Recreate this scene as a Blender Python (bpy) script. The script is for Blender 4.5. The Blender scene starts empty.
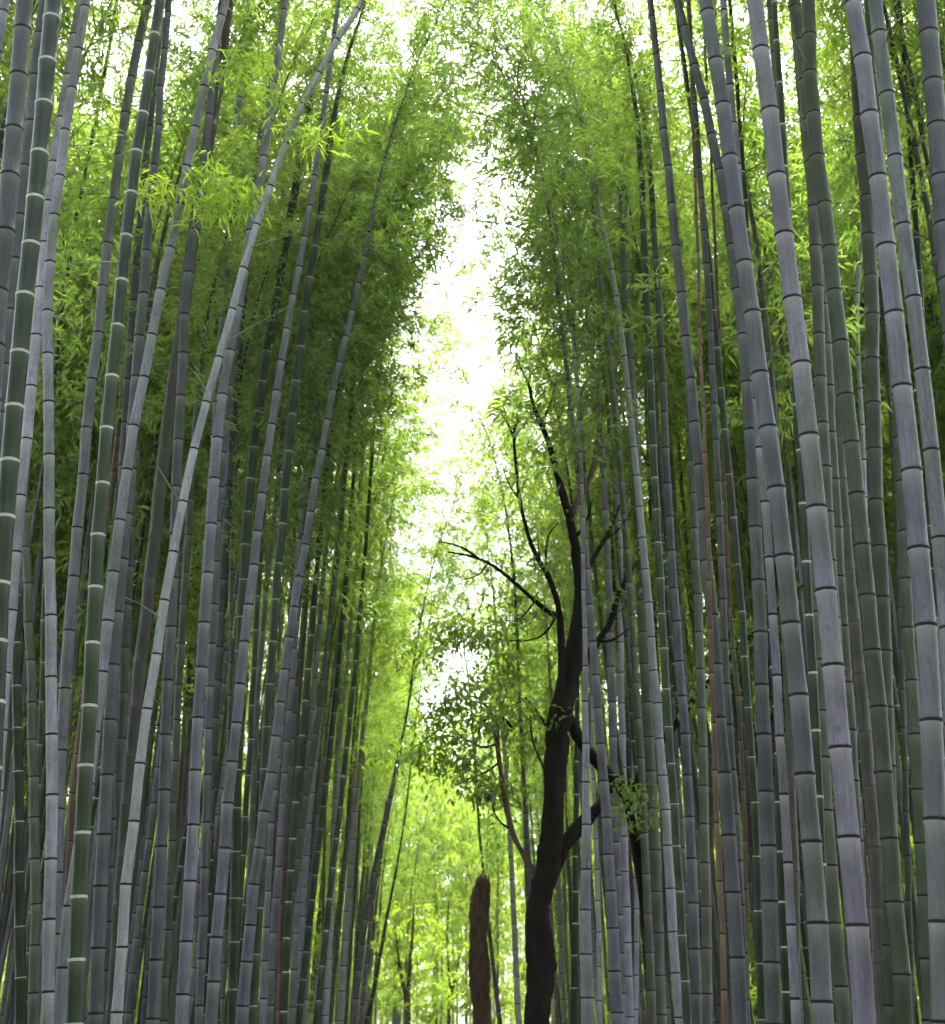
import bpy, math, random
import numpy as np
from mathutils import Vector, Matrix
random.seed(7)
R = math.radians
scene = bpy.context.scene
COL = scene.collection

# ------------------------------------------------------------------ camera
F, CX, CY = 1400.0, 472.5, 512.0
PITCH = R(22.0)
CAM = Vector((0, 0, 1.6))
cam = bpy.data.cameras.new('camera')
camo = bpy.data.objects.new('camera', cam)
COL.objects.link(camo)
camo.location = CAM
camo.rotation_euler = (math.pi / 2 + PITCH, 0, 0)
cam.sensor_fit = 'VERTICAL'
cam.sensor_height = 36.0
cam.sensor_width = 36.0
cam.lens = F / 1024 * 36.0
cam.clip_end = 3000
cam.dof.use_dof = True
cam.dof.focus_distance = 9.5
cam.dof.aperture_fstop = 3.2
scene.camera = camo
SP, CP = math.sin(PITCH), math.cos(PITCH)


def at(px, py, Y):
    """a point seen at px, py standing Y metres down the path; second value is its depth"""
    rx, ry = (px - CX) / F, -(py - CY) / F
    d = Vector((rx, CP - ry * SP, SP + ry * CP))
    t = Y / d.y
    return CAM + d * t, t


# ------------------------------------------------------------------ materials
def mat(name):
    m = bpy.data.materials.new(name)
    m.use_nodes = True
    nt = m.node_tree
    nt.nodes.clear()
    out = nt.nodes.new('ShaderNodeOutputMaterial')
    return m, nt, out


def N(nt, t, **kw):
    n = nt.nodes.new(t)
    for k, v in kw.items():
        setattr(n, k, v)
    return n


def ramp(nt, stops, fac=None):
    n = nt.nodes.new('ShaderNodeValToRGB')
    e = n.color_ramp.elements
    while len(e) < len(stops):
        e.new(0.5)
    for el, (p, c) in zip(e, stops):
        el.position = p
        el.color = (*c, 1)
    if fac is not None:
        nt.links.new(fac, n.inputs[0])
    return n.outputs[0]


def mixc(nt, fac, a, b, mode='MIX'):
    n = nt.nodes.new('ShaderNodeMix')
    n.data_type = 'RGBA'
    n.blend_type = mode
    for sock, v in ((n.inputs[0], fac), (n.inputs[6], a), (n.inputs[7], b)):
        if isinstance(v, (int, float)):
            sock.default_value = v
        elif isinstance(v, tuple):
            sock.default_value = (*v, 1)
        else:
            nt.links.new(v, sock)
    return n.outputs[2]


def noise(nt, scale, detail=3, rough=0.6, vec_scale=None, w_from=None):
    tc = nt.nodes.new('ShaderNodeTexCoord')
    n = nt.nodes.new('ShaderNodeTexNoise')
    n.noise_dimensions = '4D'
    n.inputs['Scale'].default_value = scale
    n.inputs['Detail'].default_value = detail
    n.inputs['Roughness'].default_value = rough
    v = tc.outputs['Object']
    if vec_scale:
        mp = nt.nodes.new('ShaderNodeMapping')
        mp.inputs['Scale'].default_value = vec_scale
        nt.links.new(v, mp.inputs[0])
        v = mp.outputs[0]
    nt.links.new(v, n.inputs['Vector'])
    oi = nt.nodes.new('ShaderNodeObjectInfo')
    mu = nt.nodes.new('ShaderNodeMath')
    mu.operation = 'MULTIPLY'
    mu.inputs[1].default_value = 37.0
    nt.links.new(oi.outputs['Random'], mu.inputs[0])
    nt.links.new(mu.outputs[0], n.inputs['W'])
    return n.outputs['Fac'], oi.outputs['Random']


def math_(nt, op, a, b=0.0, clamp=False):
    n = nt.nodes.new('ShaderNodeMath')
    n.operation = op
    n.use_clamp = clamp
    for s, v in zip(n.inputs, (a, b)):
        if isinstance(v, (int, float)):
            s.default_value = v
        else:
            nt.links.new(v, s)
    return n.outputs[0]


def culm_mat(name, c1, c2, spot, bloom, bloom_amt, rough=0.5):
    m, nt, out = mat(name)
    p = N(nt, 'ShaderNodeBsdfPrincipled')
    nt.links.new(p.outputs[0], out.inputs[0])
    f1, rnd = noise(nt, 3.0, 4, 0.6, (1, 1, 0.35))
    f1r = ramp(nt, [(0.35, (0, 0, 0)), (0.65, (1, 1, 1))], f1)
    c = mixc(nt, f1r, c1, c2)
    # vertical streaks
    f2, _ = noise(nt, 60.0, 3, 0.7, (1, 1, 0.05))
    c = mixc(nt, 0.5, c, ramp(nt, [(0.3, (0.35, 0.36, 0.33)), (0.7, (1.45, 1.45, 1.5))], f2), 'MULTIPLY')
    f5, _ = noise(nt, 1.1, 3, 0.6, (1, 1, 0.6))
    c = mixc(nt, ramp(nt, [(0.48, (0, 0, 0)), (0.68, (0.55, 0.55, 0.55))], f5), c, (0.085, 0.115, 0.055) if rough > 0.45 else c2)
    # lichen and soot specks
    f3, _ = noise(nt, 38.0, 4, 0.75, (1, 1, 0.7))
    c = mixc(nt, ramp(nt, [(0.56, (0, 0, 0)), (0.66, (0.85, 0.85, 0.85))], f3), c, spot)
    f4, _ = noise(nt, 7.0, 5, 0.8, (1, 1, 0.5))
    c = mixc(nt, ramp(nt, [(0.50, (0, 0, 0)), (0.66, (0.8, 0.8, 0.8))], f4), c, spot)
    # waxy bloom under each node
    at_ = N(nt, 'ShaderNodeAttribute', attribute_name='along')
    b = math_(nt, 'POWER', at_.outputs['Fac'], 5.0)
    b = math_(nt, 'MULTIPLY', b, bloom_amt, True)
    c = mixc(nt, b, c, bloom)
    # each culm its own value
    v = ramp(nt, [(0, (0.50, 0.53, 0.49)), (0.5, (0.92, 0.94, 0.95)), (1, (1.35, 1.28, 1.38))], rnd)
    c = mixc(nt, 1.0, c, v, 'MULTIPLY')
    nt.links.new(c, p.inputs['Base Color'])
    p.inputs['Roughness'].default_value = rough
    p.inputs['Specular IOR Level'].default_value = 0.35
    bp = N(nt, 'ShaderNodeBump')
    bp.inputs['Strength'].default_value = 0.25
    bp.inputs['Distance'].default_value = 0.002
    nt.links.new(f2, bp.inputs['Height'])
    nt.links.new(bp.outputs[0], p.inputs['Normal'])
    return m


def plain_mat(name, c1, c2, scale=20.0, rough=0.7, bump=0.3, vs=None, dist=0.01):
    m, nt, out = mat(name)
    p = N(nt, 'ShaderNodeBsdfPrincipled')
    nt.links.new(p.outputs[0], out.inputs[0])
    f, _ = noise(nt, scale, 5, 0.7, vs)
    nt.links.new(ramp(nt, [(0.35, c1), (0.68, c2)], f), p.inputs['Base Color'])
    p.inputs['Roughness'].default_value = rough
    p.inputs['Specular IOR Level'].default_value = 0.2
    bp = N(nt, 'ShaderNodeBump')
    bp.inputs['Strength'].default_value = bump
    bp.inputs['Distance'].default_value = dist
    nt.links.new(f, bp.inputs['Height'])
    nt.links.new(bp.outputs[0], p.inputs['Normal'])
    return m


def leaf_mat(name, dark, mid, light, trans, scale=1.3, tmix=0.5):
    m, nt, out = mat(name)
    f, rnd = noise(nt, scale, 3, 0.7)
    f2, _ = noise(nt, 9.0, 2, 0.6)
    ff = math_(nt, 'ADD', math_(nt, 'MULTIPLY', f, 0.6), math_(nt, 'MULTIPLY', f2, 0.4))
    c = ramp(nt, [(0.36, dark), (0.5, mid), (0.64, light)], ff)
    v = ramp(nt, [(0, (0.75, 0.82, 0.8)), (0.6, (1, 1, 1)), (1, (1.25, 1.12, 0.9))], rnd)
    c = mixc(nt, 1.0, c, v, 'MULTIPLY')
    tc = mixc(nt, 1.0, c, trans, 'MULTIPLY')
    d = N(nt, 'ShaderNodeBsdfDiffuse')
    t = N(nt, 'ShaderNodeBsdfTranslucent')
    g = N(nt, 'ShaderNodeBsdfGlossy')
    g.inputs['Roughness'].default_value = 0.38
    g.inputs['Color'].default_value = (0.8, 0.9, 1.0, 1)
    nt.links.new(c, d.inputs[0])
    nt.links.new(tc, t.inputs[0])
    a = N(nt, 'ShaderNodeMixShader')
    a.inputs[0].default_value = tmix
    nt.links.new(d.outputs[0], a.inputs[1])
    nt.links.new(t.outputs[0], a.inputs[2])
    b = N(nt, 'ShaderNodeMixShader')
    b.inputs[0].default_value = 0.07
    nt.links.new(a.outputs[0], b.inputs[1])
    nt.links.new(g.outputs[0], b.inputs[2])
    nt.links.new(b.outputs[0], out.inputs[0])
    return m


M = {}
M['grey'] = culm_mat('grey_culm', (0.090, 0.085, 0.118), (0.188, 0.177, 0.240), (0.075, 0.08, 0.07), (0.36, 0.36, 0.40), 0.5)
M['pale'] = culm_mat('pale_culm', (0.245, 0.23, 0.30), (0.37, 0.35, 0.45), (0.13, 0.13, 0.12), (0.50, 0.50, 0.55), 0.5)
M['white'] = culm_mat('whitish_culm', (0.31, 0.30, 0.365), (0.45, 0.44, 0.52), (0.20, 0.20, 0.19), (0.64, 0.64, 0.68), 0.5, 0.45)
M['olive'] = culm_mat('olive_grey_culm', (0.062, 0.072, 0.052), (0.108, 0.118, 0.098), (0.06, 0.065, 0.045), (0.25, 0.26, 0.24), 0.5)
M['brown'] = culm_mat('brown_grey_culm', (0.075, 0.068, 0.062), (0.115, 0.104, 0.104), (0.06, 0.055, 0.045), (0.25, 0.24, 0.24), 0.4)
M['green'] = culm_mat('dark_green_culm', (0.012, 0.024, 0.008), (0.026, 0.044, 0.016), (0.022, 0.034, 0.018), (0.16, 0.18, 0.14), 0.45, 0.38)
M['orange'] = culm_mat('dead_orange_culm', (0.085, 0.042, 0.028), (0.155, 0.092, 0.068), (0.10, 0.05, 0.03), (0.36, 0.22, 0.15), 0.4)
M['ring_dark'] = plain_mat('node_scar', (0.012, 0.012, 0.010), (0.04, 0.036, 0.032), 60, 0.8)
M['ring_mid'] = plain_mat('node_ridge', (0.06, 0.062, 0.055), (0.13, 0.13, 0.125), 60, 0.7)
M['ring_pale'] = plain_mat('node_wax', (0.42, 0.43, 0.40), (0.62, 0.62, 0.60), 60, 0.6)
M['twig'] = plain_mat('bamboo_twig', (0.14, 0.15, 0.08), (0.27, 0.27, 0.18), 15, 0.6)
M['twig_pale'] = plain_mat('bare_twig', (0.22, 0.22, 0.17), (0.36, 0.35, 0.30), 15, 0.6)
M['leaf'] = leaf_mat('bamboo_leaf', (0.074, 0.134, 0.020), (0.155, 0.250, 0.038), (0.290, 0.385, 0.090), (1.9, 1.92, 1.3), 1.3, 0.6)
M['leaf_far'] = M['leaf']
M['leaf_fresh'] = leaf_mat('fresh_bamboo_leaf', (0.16, 0.26, 0.02), (0.22, 0.34, 0.025), (0.30, 0.42, 0.05), (1.7, 1.7, 1.0))
M['broad'] = leaf_mat('broad_leaf', (0.055, 0.110, 0.016), (0.120, 0.205, 0.026), (0.210, 0.300, 0.045), (1.8, 1.9, 0.9), 1.0, 0.45)
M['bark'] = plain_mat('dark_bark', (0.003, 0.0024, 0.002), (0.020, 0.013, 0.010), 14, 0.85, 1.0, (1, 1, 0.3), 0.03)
M['bark_brown'] = plain_mat('brown_bark', (0.055, 0.036, 0.026), (0.16, 0.105, 0.075), 14, 0.85, 0.9, (1, 1, 0.3), 0.03)
M['litter'] = plain_mat('leaf_litter', (0.05, 0.04, 0.025), (0.14, 0.115, 0.07), 9, 0.9, 0.8)
M['path'] = plain_mat('path_surface', (0.16, 0.15, 0.14), (0.24, 0.23, 0.215), 5, 0.85, 0.3)


# ------------------------------------------------------------------ mesh helpers
def mesh_np(name, verts, faces4=None, tris=None, mats=(), midx=None, smooth=True):
    me = bpy.data.meshes.new(name)
    nv = len(verts)
    loops, tot = [], []
    if faces4 is not None and len(faces4):
        loops.append(np.asarray(faces4, dtype=np.int32).ravel())
        tot.append(np.full(len(faces4), 4, dtype=np.int32))
    if tris is not None and len(tris):
        loops.append(np.asarray(tris, dtype=np.int32).ravel())
        tot.append(np.full(len(tris), 3, dtype=np.int32))
    loops = np.concatenate(loops)
    tot = np.concatenate(tot)
    start = np.concatenate(([0], np.cumsum(tot)[:-1])).astype(np.int32)
    me.vertices.add(nv)
    me.vertices.foreach_set('co', np.asarray(verts, dtype=np.float32).ravel())
    me.loops.add(len(loops))
    me.loops.foreach_set('vertex_index', loops)
    me.polygons.add(len(tot))
    me.polygons.foreach_set('loop_start', start)
    me.polygons.foreach_set('loop_total', tot)
    for m in mats:
        me.materials.append(m)
    if midx is not None:
        me.polygons.foreach_set('material_index', np.asarray(midx, dtype=np.int32))
    me.polygons.foreach_set('use_smooth', np.full(len(tot), smooth, dtype=bool))
    me.update(calc_edges=True)
    return me


def link(name, me, parent=None):
    o = bpy.data.objects.new(name, me)
    COL.objects.link(o)
    if parent:
        o.parent = parent
    return o


def catmull(P, n=8):
    out = []
    for i in range(len(P) - 1):
        p0 = P[max(i - 1, 0)]
        p1, p2 = P[i], P[i + 1]
        p3 = P[min(i + 2, len(P) - 1)]
        for k in range(n):
            t = k / n
            out.append(0.5 * ((2 * p1) + (p2 - p0) * t + (2 * p0 - 5 * p1 + 4 * p2 - p3) * t * t + (3 * p1 - p0 - 3 * p2 + p3) * t ** 3))
    out.append(P[-1])
    return out


def tube(pts, rad, sides=8, rough=0.0, rng=None, cap=True):
    """one swept skin; pts Nx3, rad N"""
    pts = np.asarray(pts, dtype=float)
    n = len(pts)
    T = np.gradient(pts, axis=0)
    T /= np.linalg.norm(T, axis=1)[:, None] + 1e-9
    ref = np.array([0.0, 1.0, 0.0])
    if abs(T[0] @ ref) > 0.9:
        ref = np.array([1.0, 0, 0])
    A = np.cross(T, ref)
    A /= np.linalg.norm(A, axis=1)[:, None] + 1e-9
    B = np.cross(T, A)
    a = np.linspace(0, 2 * np.pi, sides, endpoint=False)
    rr = np.asarray(rad)[:, None] * np.ones((1, sides))
    if rough and rng is not None:
        rr = rr * (1 + rough * (rng.random((n, sides)) - 0.5) + rough * 0.8 * np.sin(a[None, :] * 2 + np.arange(n)[:, None] * 0.35))
    V = pts[:, None, :] + rr[:, :, None] * (np.cos(a)[None, :, None] * A[:, None, :] + np.sin(a)[None, :, None] * B[:, None, :])
    V = V.reshape(-1, 3)
    i = np.arange(n - 1)[:, None] * sides
    j = np.arange(sides)[None, :]
    k = (np.arange(sides)[None, :] + 1) % sides
    Q = np.stack([i + j, i + k, i + sides + k, i + sides + j], axis=-1).reshape(-1, 4)
    tris = np.zeros((0, 3), dtype=int)
    if cap:
        V = np.vstack([V, pts[-1:]])
        c = len(V) - 1
        b = (n - 1) * sides
        tris = np.array([[b + q, b + (q + 1) % sides, c] for q in range(sides)])
    return V, Q, tris


# ------------------------------------------------------------------ bamboo crowns (shared meshes)
CL = 7.6          # crown length along the culm tip
BEND = 1.75


def axis(u):
    s = u / CL
    return np.array([BEND * s ** 2.3, 0.0, u - 0.55 * s ** 3])


def leaves_mesh(P, D, rng, L=0.14, W=0.024):
    """P leaf roots, D directions: two-triangle folded blades"""
    n = len(P)
    up = np.tile(np.array([0.0, 0, 1.0]), (n, 1)) + rng.normal(0, 0.45, (n, 3))
    S = np.cross(D, up)
    S /= np.linalg.norm(S, axis=1)[:, None] + 1e-9
    NN = np.cross(S, D)
    l = (L * rng.uniform(0.7, 1.25, n))[:, None]
    w = (W * rng.uniform(0.8, 1.25, n))[:, None]
    droop = np.zeros((n, 3))
    droop[:, 2] = -1
    mid = P + D * l * 0.38
    tip = P + D * l + droop * l * 0.22
    a = mid + S * w * 0.5 + NN * w * 0.18
    b = mid - S * w * 0.5 + NN * w * 0.18
    V = np.stack([P, a, tip, b], axis=1).reshape(-1, 3)
    i = np.arange(n) * 4
    T = np.concatenate([np.stack([i, i + 1, i + 2], 1), np.stack([i, i + 2, i + 3], 1)])
    return V, T


def make_crown(seed, dens=1.0, L=0.14, W=0.024, fans=1.0):
    rng = np.random.default_rng(seed)
    LP, LD = [], []
    VV, QQ, TT = [], [], []
    base = 0
    u = 0.15
    ang = rng.uniform(0, 6.28)
    while u < CL - 0.05:
        s = u / CL
        o = axis(u)
        for side in (0, 1):
            if rng.random() < 0.12:
                continue
            a = ang + side * (0.9 + rng.uniform(-0.3, 0.3)) * 1.6
            prof = (0.55 + 0.65 * min(1, s / 0.35)) if s < 0.35 else 1.2 - 0.85 * (s - 0.35) / 0.65
            bl = prof * rng.uniform(0.75, 1.45)
            el = R(rng.uniform(22, 50))
            d = np.array([math.cos(a) * math.cos(el), math.sin(a) * math.cos(el), math.sin(el)])
            pts = []
            p = o.copy()
            dd = d.copy()
            nst = 6
            for k in range(nst + 1):
                pts.append(p.copy())
                p = p + dd * bl / nst
                dd = dd + np.array([0, 0, -0.17 - 0.08 * k]) + rng.normal(0, 0.05, 3)
                dd /= np.linalg.norm(dd)
            V, Q, T3 = tube(pts, np.linspace(0.0095, 0.003, len(pts)), 3)
            VV.append(V); QQ.append(Q + base); TT.append(T3 + base); base += len(V)
            pts = np.array(pts)
            nf = max(3, int(bl * 6.0 * fans * rng.uniform(0.8, 1.2)))
            for f in range(nf):
                q = rng.uniform(0.04, 1.0) * nst
                i0 = min(int(q), nst - 1)
                c = pts[i0] + (pts[i0 + 1] - pts[i0]) * (q - i0)
                off = rng.normal(0, 1, 3) * np.array([0.15, 0.15, 0.09])
                tw = off / (np.linalg.norm(off) + 1e-6)
                c2 = c + off
                nl = rng.integers(10, 19)
                nl = max(3, int(nl * dens))
                LP.append(np.tile(c2, (nl, 1)) + rng.normal(0, 0.06, (nl, 3)))
                D = tw[None, :] * 0.45 + d[None, :] * 0.35 + rng.normal(0, 0.55, (nl, 3)) + np.array([[0, 0, -0.42]])
                LD.append(D / np.linalg.norm(D, axis=1)[:, None])
        ang += math.pi + rng.uniform(-0.7, 0.7)
        u += 0.30 * (1 - 0.35 * s)
    LP = np.concatenate(LP)
    LD = np.concatenate(LD)
    V, T = leaves_mesh(LP, LD, rng, L, W)
    twV = np.concatenate(VV); twQ = np.concatenate(QQ); twT = np.concatenate(TT)
    allV = np.concatenate([twV, V])
    allT = np.concatenate([twT, T + len(twV)])
    mi = np.concatenate([np.ones(len(twQ)), np.ones(len(twT)), np.zeros(len(T))])
    return allV, twQ, allT, mi


CROWNS = []
for s in range(7):
    V, Q, T, mi = make_crown(100 + s)
    CROWNS.append(mesh_np('bamboo_crown', V, Q, T, (M['leaf'], M['twig']), mi, smooth=False))


# ------------------------------------------------------------------ culm
STYLE = {
    'white': ('white', 'ring_dark', 0.0075),  # body, ring, ring half height
    'grey': ('grey', 'ring_dark', 0.0085), 'pale': ('pale', 'ring_dark', 0.0080), 'olive': ('olive', 'ring_dark', 0.0070),
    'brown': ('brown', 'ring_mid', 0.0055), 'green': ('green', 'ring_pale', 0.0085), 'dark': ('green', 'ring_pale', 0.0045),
    'orange': ('orange', 'ring_dark', 0.006),
}


def culm_mesh(path, rads, spacing, style, sides, rng, detail=True):
    """path: dense list of points bottom->top, rads same length"""
    P = np.array([list(p) for p in path], dtype=float)
    seg = np.linalg.norm(np.diff(P, axis=0), axis=1)
    S = np.concatenate(([0], np.cumsum(seg)))
    tot = S[-1]
    rd = np.asarray(rads, dtype=float)
    nodes = []
    s = rng.uniform(0.05, 0.2)
    while s < tot - 0.05:
        nodes.append(s)
        fr = s / tot
        grow = 0.62 + 0.38 * min(1, fr / 0.12)
        s += spacing * grow * rng.uniform(0.90, 1.10) * (1 if fr < 0.7 else 1 - 0.5 * (fr - 0.7) / 0.3)
    ss, rr, mk, al = [0.0], [1.0], [0], [0.5]
    h = STYLE[style][2]
    for i, nd in enumerate(nodes):
        if detail:
            q_ = rng.uniform(0.97, 1.03)
            prof = [(-2.6 * h, 0.985, 0, 1.0), (-h, 1.06 * q_, 1, 1.0), (-0.1 * h, 0.985, 1, 1.0), (h * 0.9, 1.075 * q_, 0, 0.0), (2.4 * h, 0.985, 0, 0.0)]
        else:
            prof = [(-h, 1.0, 1, 1.0), (h, 1.03, 0, 0.0)]
        for ds, rm, m_, a_ in prof:
            if nd + ds > ss[-1] + 1e-4:
                ss.append(nd + ds); rr.append(rm); mk.append(m_); al.append(a_)
        if detail and i + 1 < len(nodes):
            nx = nodes[i + 1]
            for q in (0.33, 0.7):
                ss.append(nd + (nx - nd) * q); rr.append(0.965); mk.append(0); al.append(q)
    ss.append(tot); rr.append(1.0); mk.append(0); al.append(0.5)
    ss = np.array(ss); rr = np.array(rr)
    C = np.stack([np.interp(ss, S, P[:, k]) for k in range(3)], 1)
    # faint zig-zag: every internode sets off at a slightly different angle
    jn = rng.normal(0, 0.0035, (len(nodes) + 2, 2))
    kn = np.array([0] + nodes + [tot])
    C[:, 0] += np.interp(ss, kn, jn[:, 0])
    C[:, 1] += np.interp(ss, kn, jn[:, 1])
    rad = np.interp(ss, S, rd) * rr
    # smooth tangents taken from the path
    Tg = np.stack([np.interp(ss + 0.15, S, P[:, k]) - np.interp(ss - 0.15, S, P[:, k]) for k in range(3)], 1)
    Tg /= np.linalg.norm(Tg, axis=1)[:, None] + 1e-9
    A = np.cross(Tg, np.array([0.0, 1.0, 0.0])); A /= np.linalg.norm(A, axis=1)[:, None] + 1e-9
    B = np.cross(Tg, A)
    a = np.linspace(0, 2 * np.pi, sides, endpoint=False)
    V = C[:, None, :] + rad[:, None, None] * (np.cos(a)[None, :, None] * A[:, None, :] + np.sin(a)[None, :, None] * B[:, None, :])
    n = len(ss)
    V = V.reshape(-1, 3)
    i = np.arange(n - 1)[:, None] * sides
    j = np.arange(sides)[None, :]
    k = (j + 1) % sides
    Q = np.stack([i + j, i + k, i + sides + k, i + sides + j], axis=-1).reshape(-1, 4)
    mi = np.repeat(np.array(mk[:-1]), sides)
    st = STYLE[style]
    me = mesh_np('bamboo_culm', V, Q, None, (M[st[0]], M[st[1]]), mi)
    at_ = me.attributes.new('along', 'FLOAT', 'POINT')
    at_.data.foreach_set('value', np.repeat(np.array(al, dtype=np.float32), sides))
    return me


def path_centre(Y):
    return 0.05 - 0.036 * max(Y - 20, 0)


def build_bamboo(pix, Y, wtop, wbot, style, label, spacing=0.36, group=None, height=None, crown_at=None, world=None, radii=None, crown_scale=None, seed=None, leanY=None):
    """pix: (x, y) from the top of the visible culm to its foot"""
    global NB
    NB += 1
    rng = np.random.default_rng(1000 + NB if seed is None else seed)
    if world is None:
        ys = [p[1] for p in pix]
        y0, y1 = ys[0], ys[-1]
        W, Rr = [], []
        for (x, y) in reversed(pix):
            p, t = at(x, y, Y)
            w = wtop + (wbot - wtop) * (y - y0) / (y1 - y0)
            W.append(p)
            Rr.append(w * t / F / 2)
    else:
        W, Rr = world, radii
    # smooth the digitised centre line
    for _ in range(2):
        W = [W[0]] + [(W[i - 1] + 2 * W[i] + W[i + 1]) / 4 for i in range(1, len(W) - 1)] + [W[-1]]
    # foot: carry on down to the ground
    d = (W[0] - W[min(2, len(W) - 1)])
    if d.z > -1e-3:
        d = Vector((0, 0, -1))
    d = d / -d.z
    d.x = max(-0.25, min(0.25, d.x)) * 0.8
    d.y *= 0.8
    zb = W[0].z
    foot = W[0] + d * (zb + 0.05)
    nmid = max(1, int(zb // 1.2))
    pre = [foot + (W[0] - foot) * (k / (nmid + 1)) for k in range(nmid + 1)]
    rfoot = Rr[0] * 1.04
    P = pre + W
    Rd = [rfoot + (Rr[0] - rfoot) * (k / (nmid + 1)) for k in range(nmid + 1)] + Rr
    # head: up to the crown's start, then along the crown's own axis
    H = height or rng.uniform(13.6, 15.6)
    cs = crown_scale or rng.uniform(0.92, 1.12)
    zc = crown_at or max(H - CL * cs, 0)
    if world is None and not crown_at:
        # bare as far up as the photograph shows it bare
        zt_ = W[-1].z + (0.9 if pix[0][1] < 60 else -0.2)
        if Y < 12.0:
            zt_ = max(zt_, 1.6 + Y * 0.90)
        zc = max(zc, zt_)
        H = max(H, zc + 4.6)
        cs = max(0.6, min(cs, (H - zc) / CL))
    top = P[-1]
    T = (P[-1] - P[max(len(P) - 3, 0)]).normalized()
    if top.z < zc - 0.3:
        n = max(1, int((zc - top.z) / 1.0))
        step = (zc - top.z) / n
        r0 = Rd[-1]
        zt = H
        for k in range(n):
            T = (T * 4 + Vector((0, 0, 1))).normalized()
            nz = P[-1] + T * (step / max(T.z, 0.35))
            P.append(nz)
            Rd.append(r0 + (0.010 - r0) * min(1, ((nz.z - top.z) / max(zt - top.z, 0.1))) * 0.9)
        cb = P[-1]
    else:
        # crown begins part way along the digitised line
        i = next((k for k in range(len(P)) if P[k].z >= zc), len(P) - 1)
        i = max(i, 1)
        cb = P[i]
        keep = i + 1
        P, Rd = P[:keep], Rd[:keep]
        T = (P[-1] - P[max(len(P) - 3, 0)]).normalized()
    side = 1 if cb.x < path_centre(cb.y) else -1
    # frame of the crown: z along the culm, x towards the path and the light
    zx = (T * 1.0 + Vector((0, 0, 0.6))).normalized()
    lean = Vector((side * 1.0, rng.uniform(-0.75, 0.55), 0))
    if abs(cb.x - path_centre(cb.y)) > 4.5:
        lean = Vector((side * rng.uniform(-0.4, 1), rng.uniform(-1, 1), 0))
    elif cb.y > 20:
        lean = Vector((side * rng.uniform(0.1, 0.8), rng.uniform(-1.2, 1.2), 0))
    xx = (lean - zx * lean.dot(zx)).normalized()
    yy = zx.cross(xx)
    Mx = Matrix((xx, yy, zx)).transposed() * cs
    rc = Rd[-1]
    cbn = P[-1]
    for k in range(1, 15):
        u = CL * k / 14 * 0.99
        P.append(cbn + Mx @ Vector(axis(u)))
        Rd.append(rc * (1 - k / 14) ** 1.9 + 0.004)
    dense = catmull(P, 6)
    idx = np.linspace(0, len(Rd) - 1, len(dense))
    rdense = np.interp(idx, np.arange(len(Rd)), Rd)
    depth = foot.y
    sides = 14 if depth < 11 else (10 if depth < 20 else 7)
    root = bpy.data.objects.new('bamboo', None)
    COL.objects.link(root)
    root.location = (foot.x, foot.y, 0)
    root.empty_display_size = 0.3
    root['label'] = label
    root['category'] = 'bamboo'
    if group:
        root['group'] = group
    loc = Vector((foot.x, foot.y, 0))
    me = culm_mesh([p - loc for p in dense], rdense, spacing, style, sides, rng, detail=depth < 26)
    link('culm', me, root)
    c = link('crown', CROWNS[rng.integers(0, len(CROWNS))], root)
    c.matrix_local = Matrix.Translation(cbn - loc) @ Mx.to_4x4()
    FEET.append((foot.x, foot.y))
    root['_rc'] = 0
    del root['_rc']
    return root, dense, loc


NB = 0
FEET = []

ROW = {'l': 'bamboos edging the left side of the path', 'r': 'bamboos edging the right side of the path'}
EXEC_DATA = None
# name: (Y, wtop, wbot, style, spacing, label, points top -> foot)
D = {}
# ---- left of the path
D['L1'] = (7.0, 17, 20, 'grey', .37, 'thick grey bamboo with pale pinkish joints, leaving the frame at the upper left edge', [(25, 0), (16, 117), (7, 195), (3, 255), (-6, 350), (-20, 560), (-30, 760)])
D['L2'] = (6.6, 17, 20, 'green', .335, 'thick dark green bamboo with white joint rings, nearest to the left edge', [(54, 0), (50, 30), (46, 98), (38, 168), (31, 239), (24, 309), (18, 380), (10, 453), (4, 525), (0, 598), (-8, 760), (-14, 900)])
D['L3'] = (9.0, 11, 13, 'grey', .42, 'plain grey bamboo half hidden behind the thick dark green one at the left edge', [(44, 0), (38, 50), (33, 90), (27, 152), (20, 213), (13, 277), (8, 340), (3, 405), (-3, 500), (-10, 640)])
D['L4'] = (10.2, 10, 12, 'pale', .45, 'speckled lavender grey bamboo slanting out of the frame low on the left edge', [(82, 0), (67, 79), (56, 135), (48, 194), (41, 295), (35, 357), (28, 421), (23, 486), (17, 553), (11, 619), (5, 685), (-1, 760), (-8, 860)])
D['L5'] = (9.4, 9, 13, 'pale', .41, 'straight upright pale grey bamboo, first whole one in from the left edge', [(86, 0), (66, 130), (60, 178), (50, 230), (47, 274), (47.5, 334), (48, 395), (49, 457), (49.5, 519), (50, 581), (51, 642), (52, 704), (52, 764), (51.5, 822), (50, 881), (49, 939), (48, 996), (47, 1024)])
D['L6'] = (13.5, 4, 5.5, 'dark', .4, 'thin almost black bamboo stem against leaves in the upper left corner', [(112, 30), (103, 81), (91, 147), (81, 193), (69, 254), (61, 306), (56, 340), (50, 420), (46, 520), (42, 700)])
D['L7'] = (10.8, 9, 13, 'pale', .45, 'pale grey bamboo leaning just left of the dark green white-ringed one', [(148, 0), (138, 37), (129.5, 89), (120.6, 141), (114, 195), (106.6, 251), (100, 307), (93.5, 365), (87.6, 425), (82, 486), (76, 545), (70, 606), (65.5, 666), (62, 728), (59, 800), (57, 900), (56, 1024)])
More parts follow.
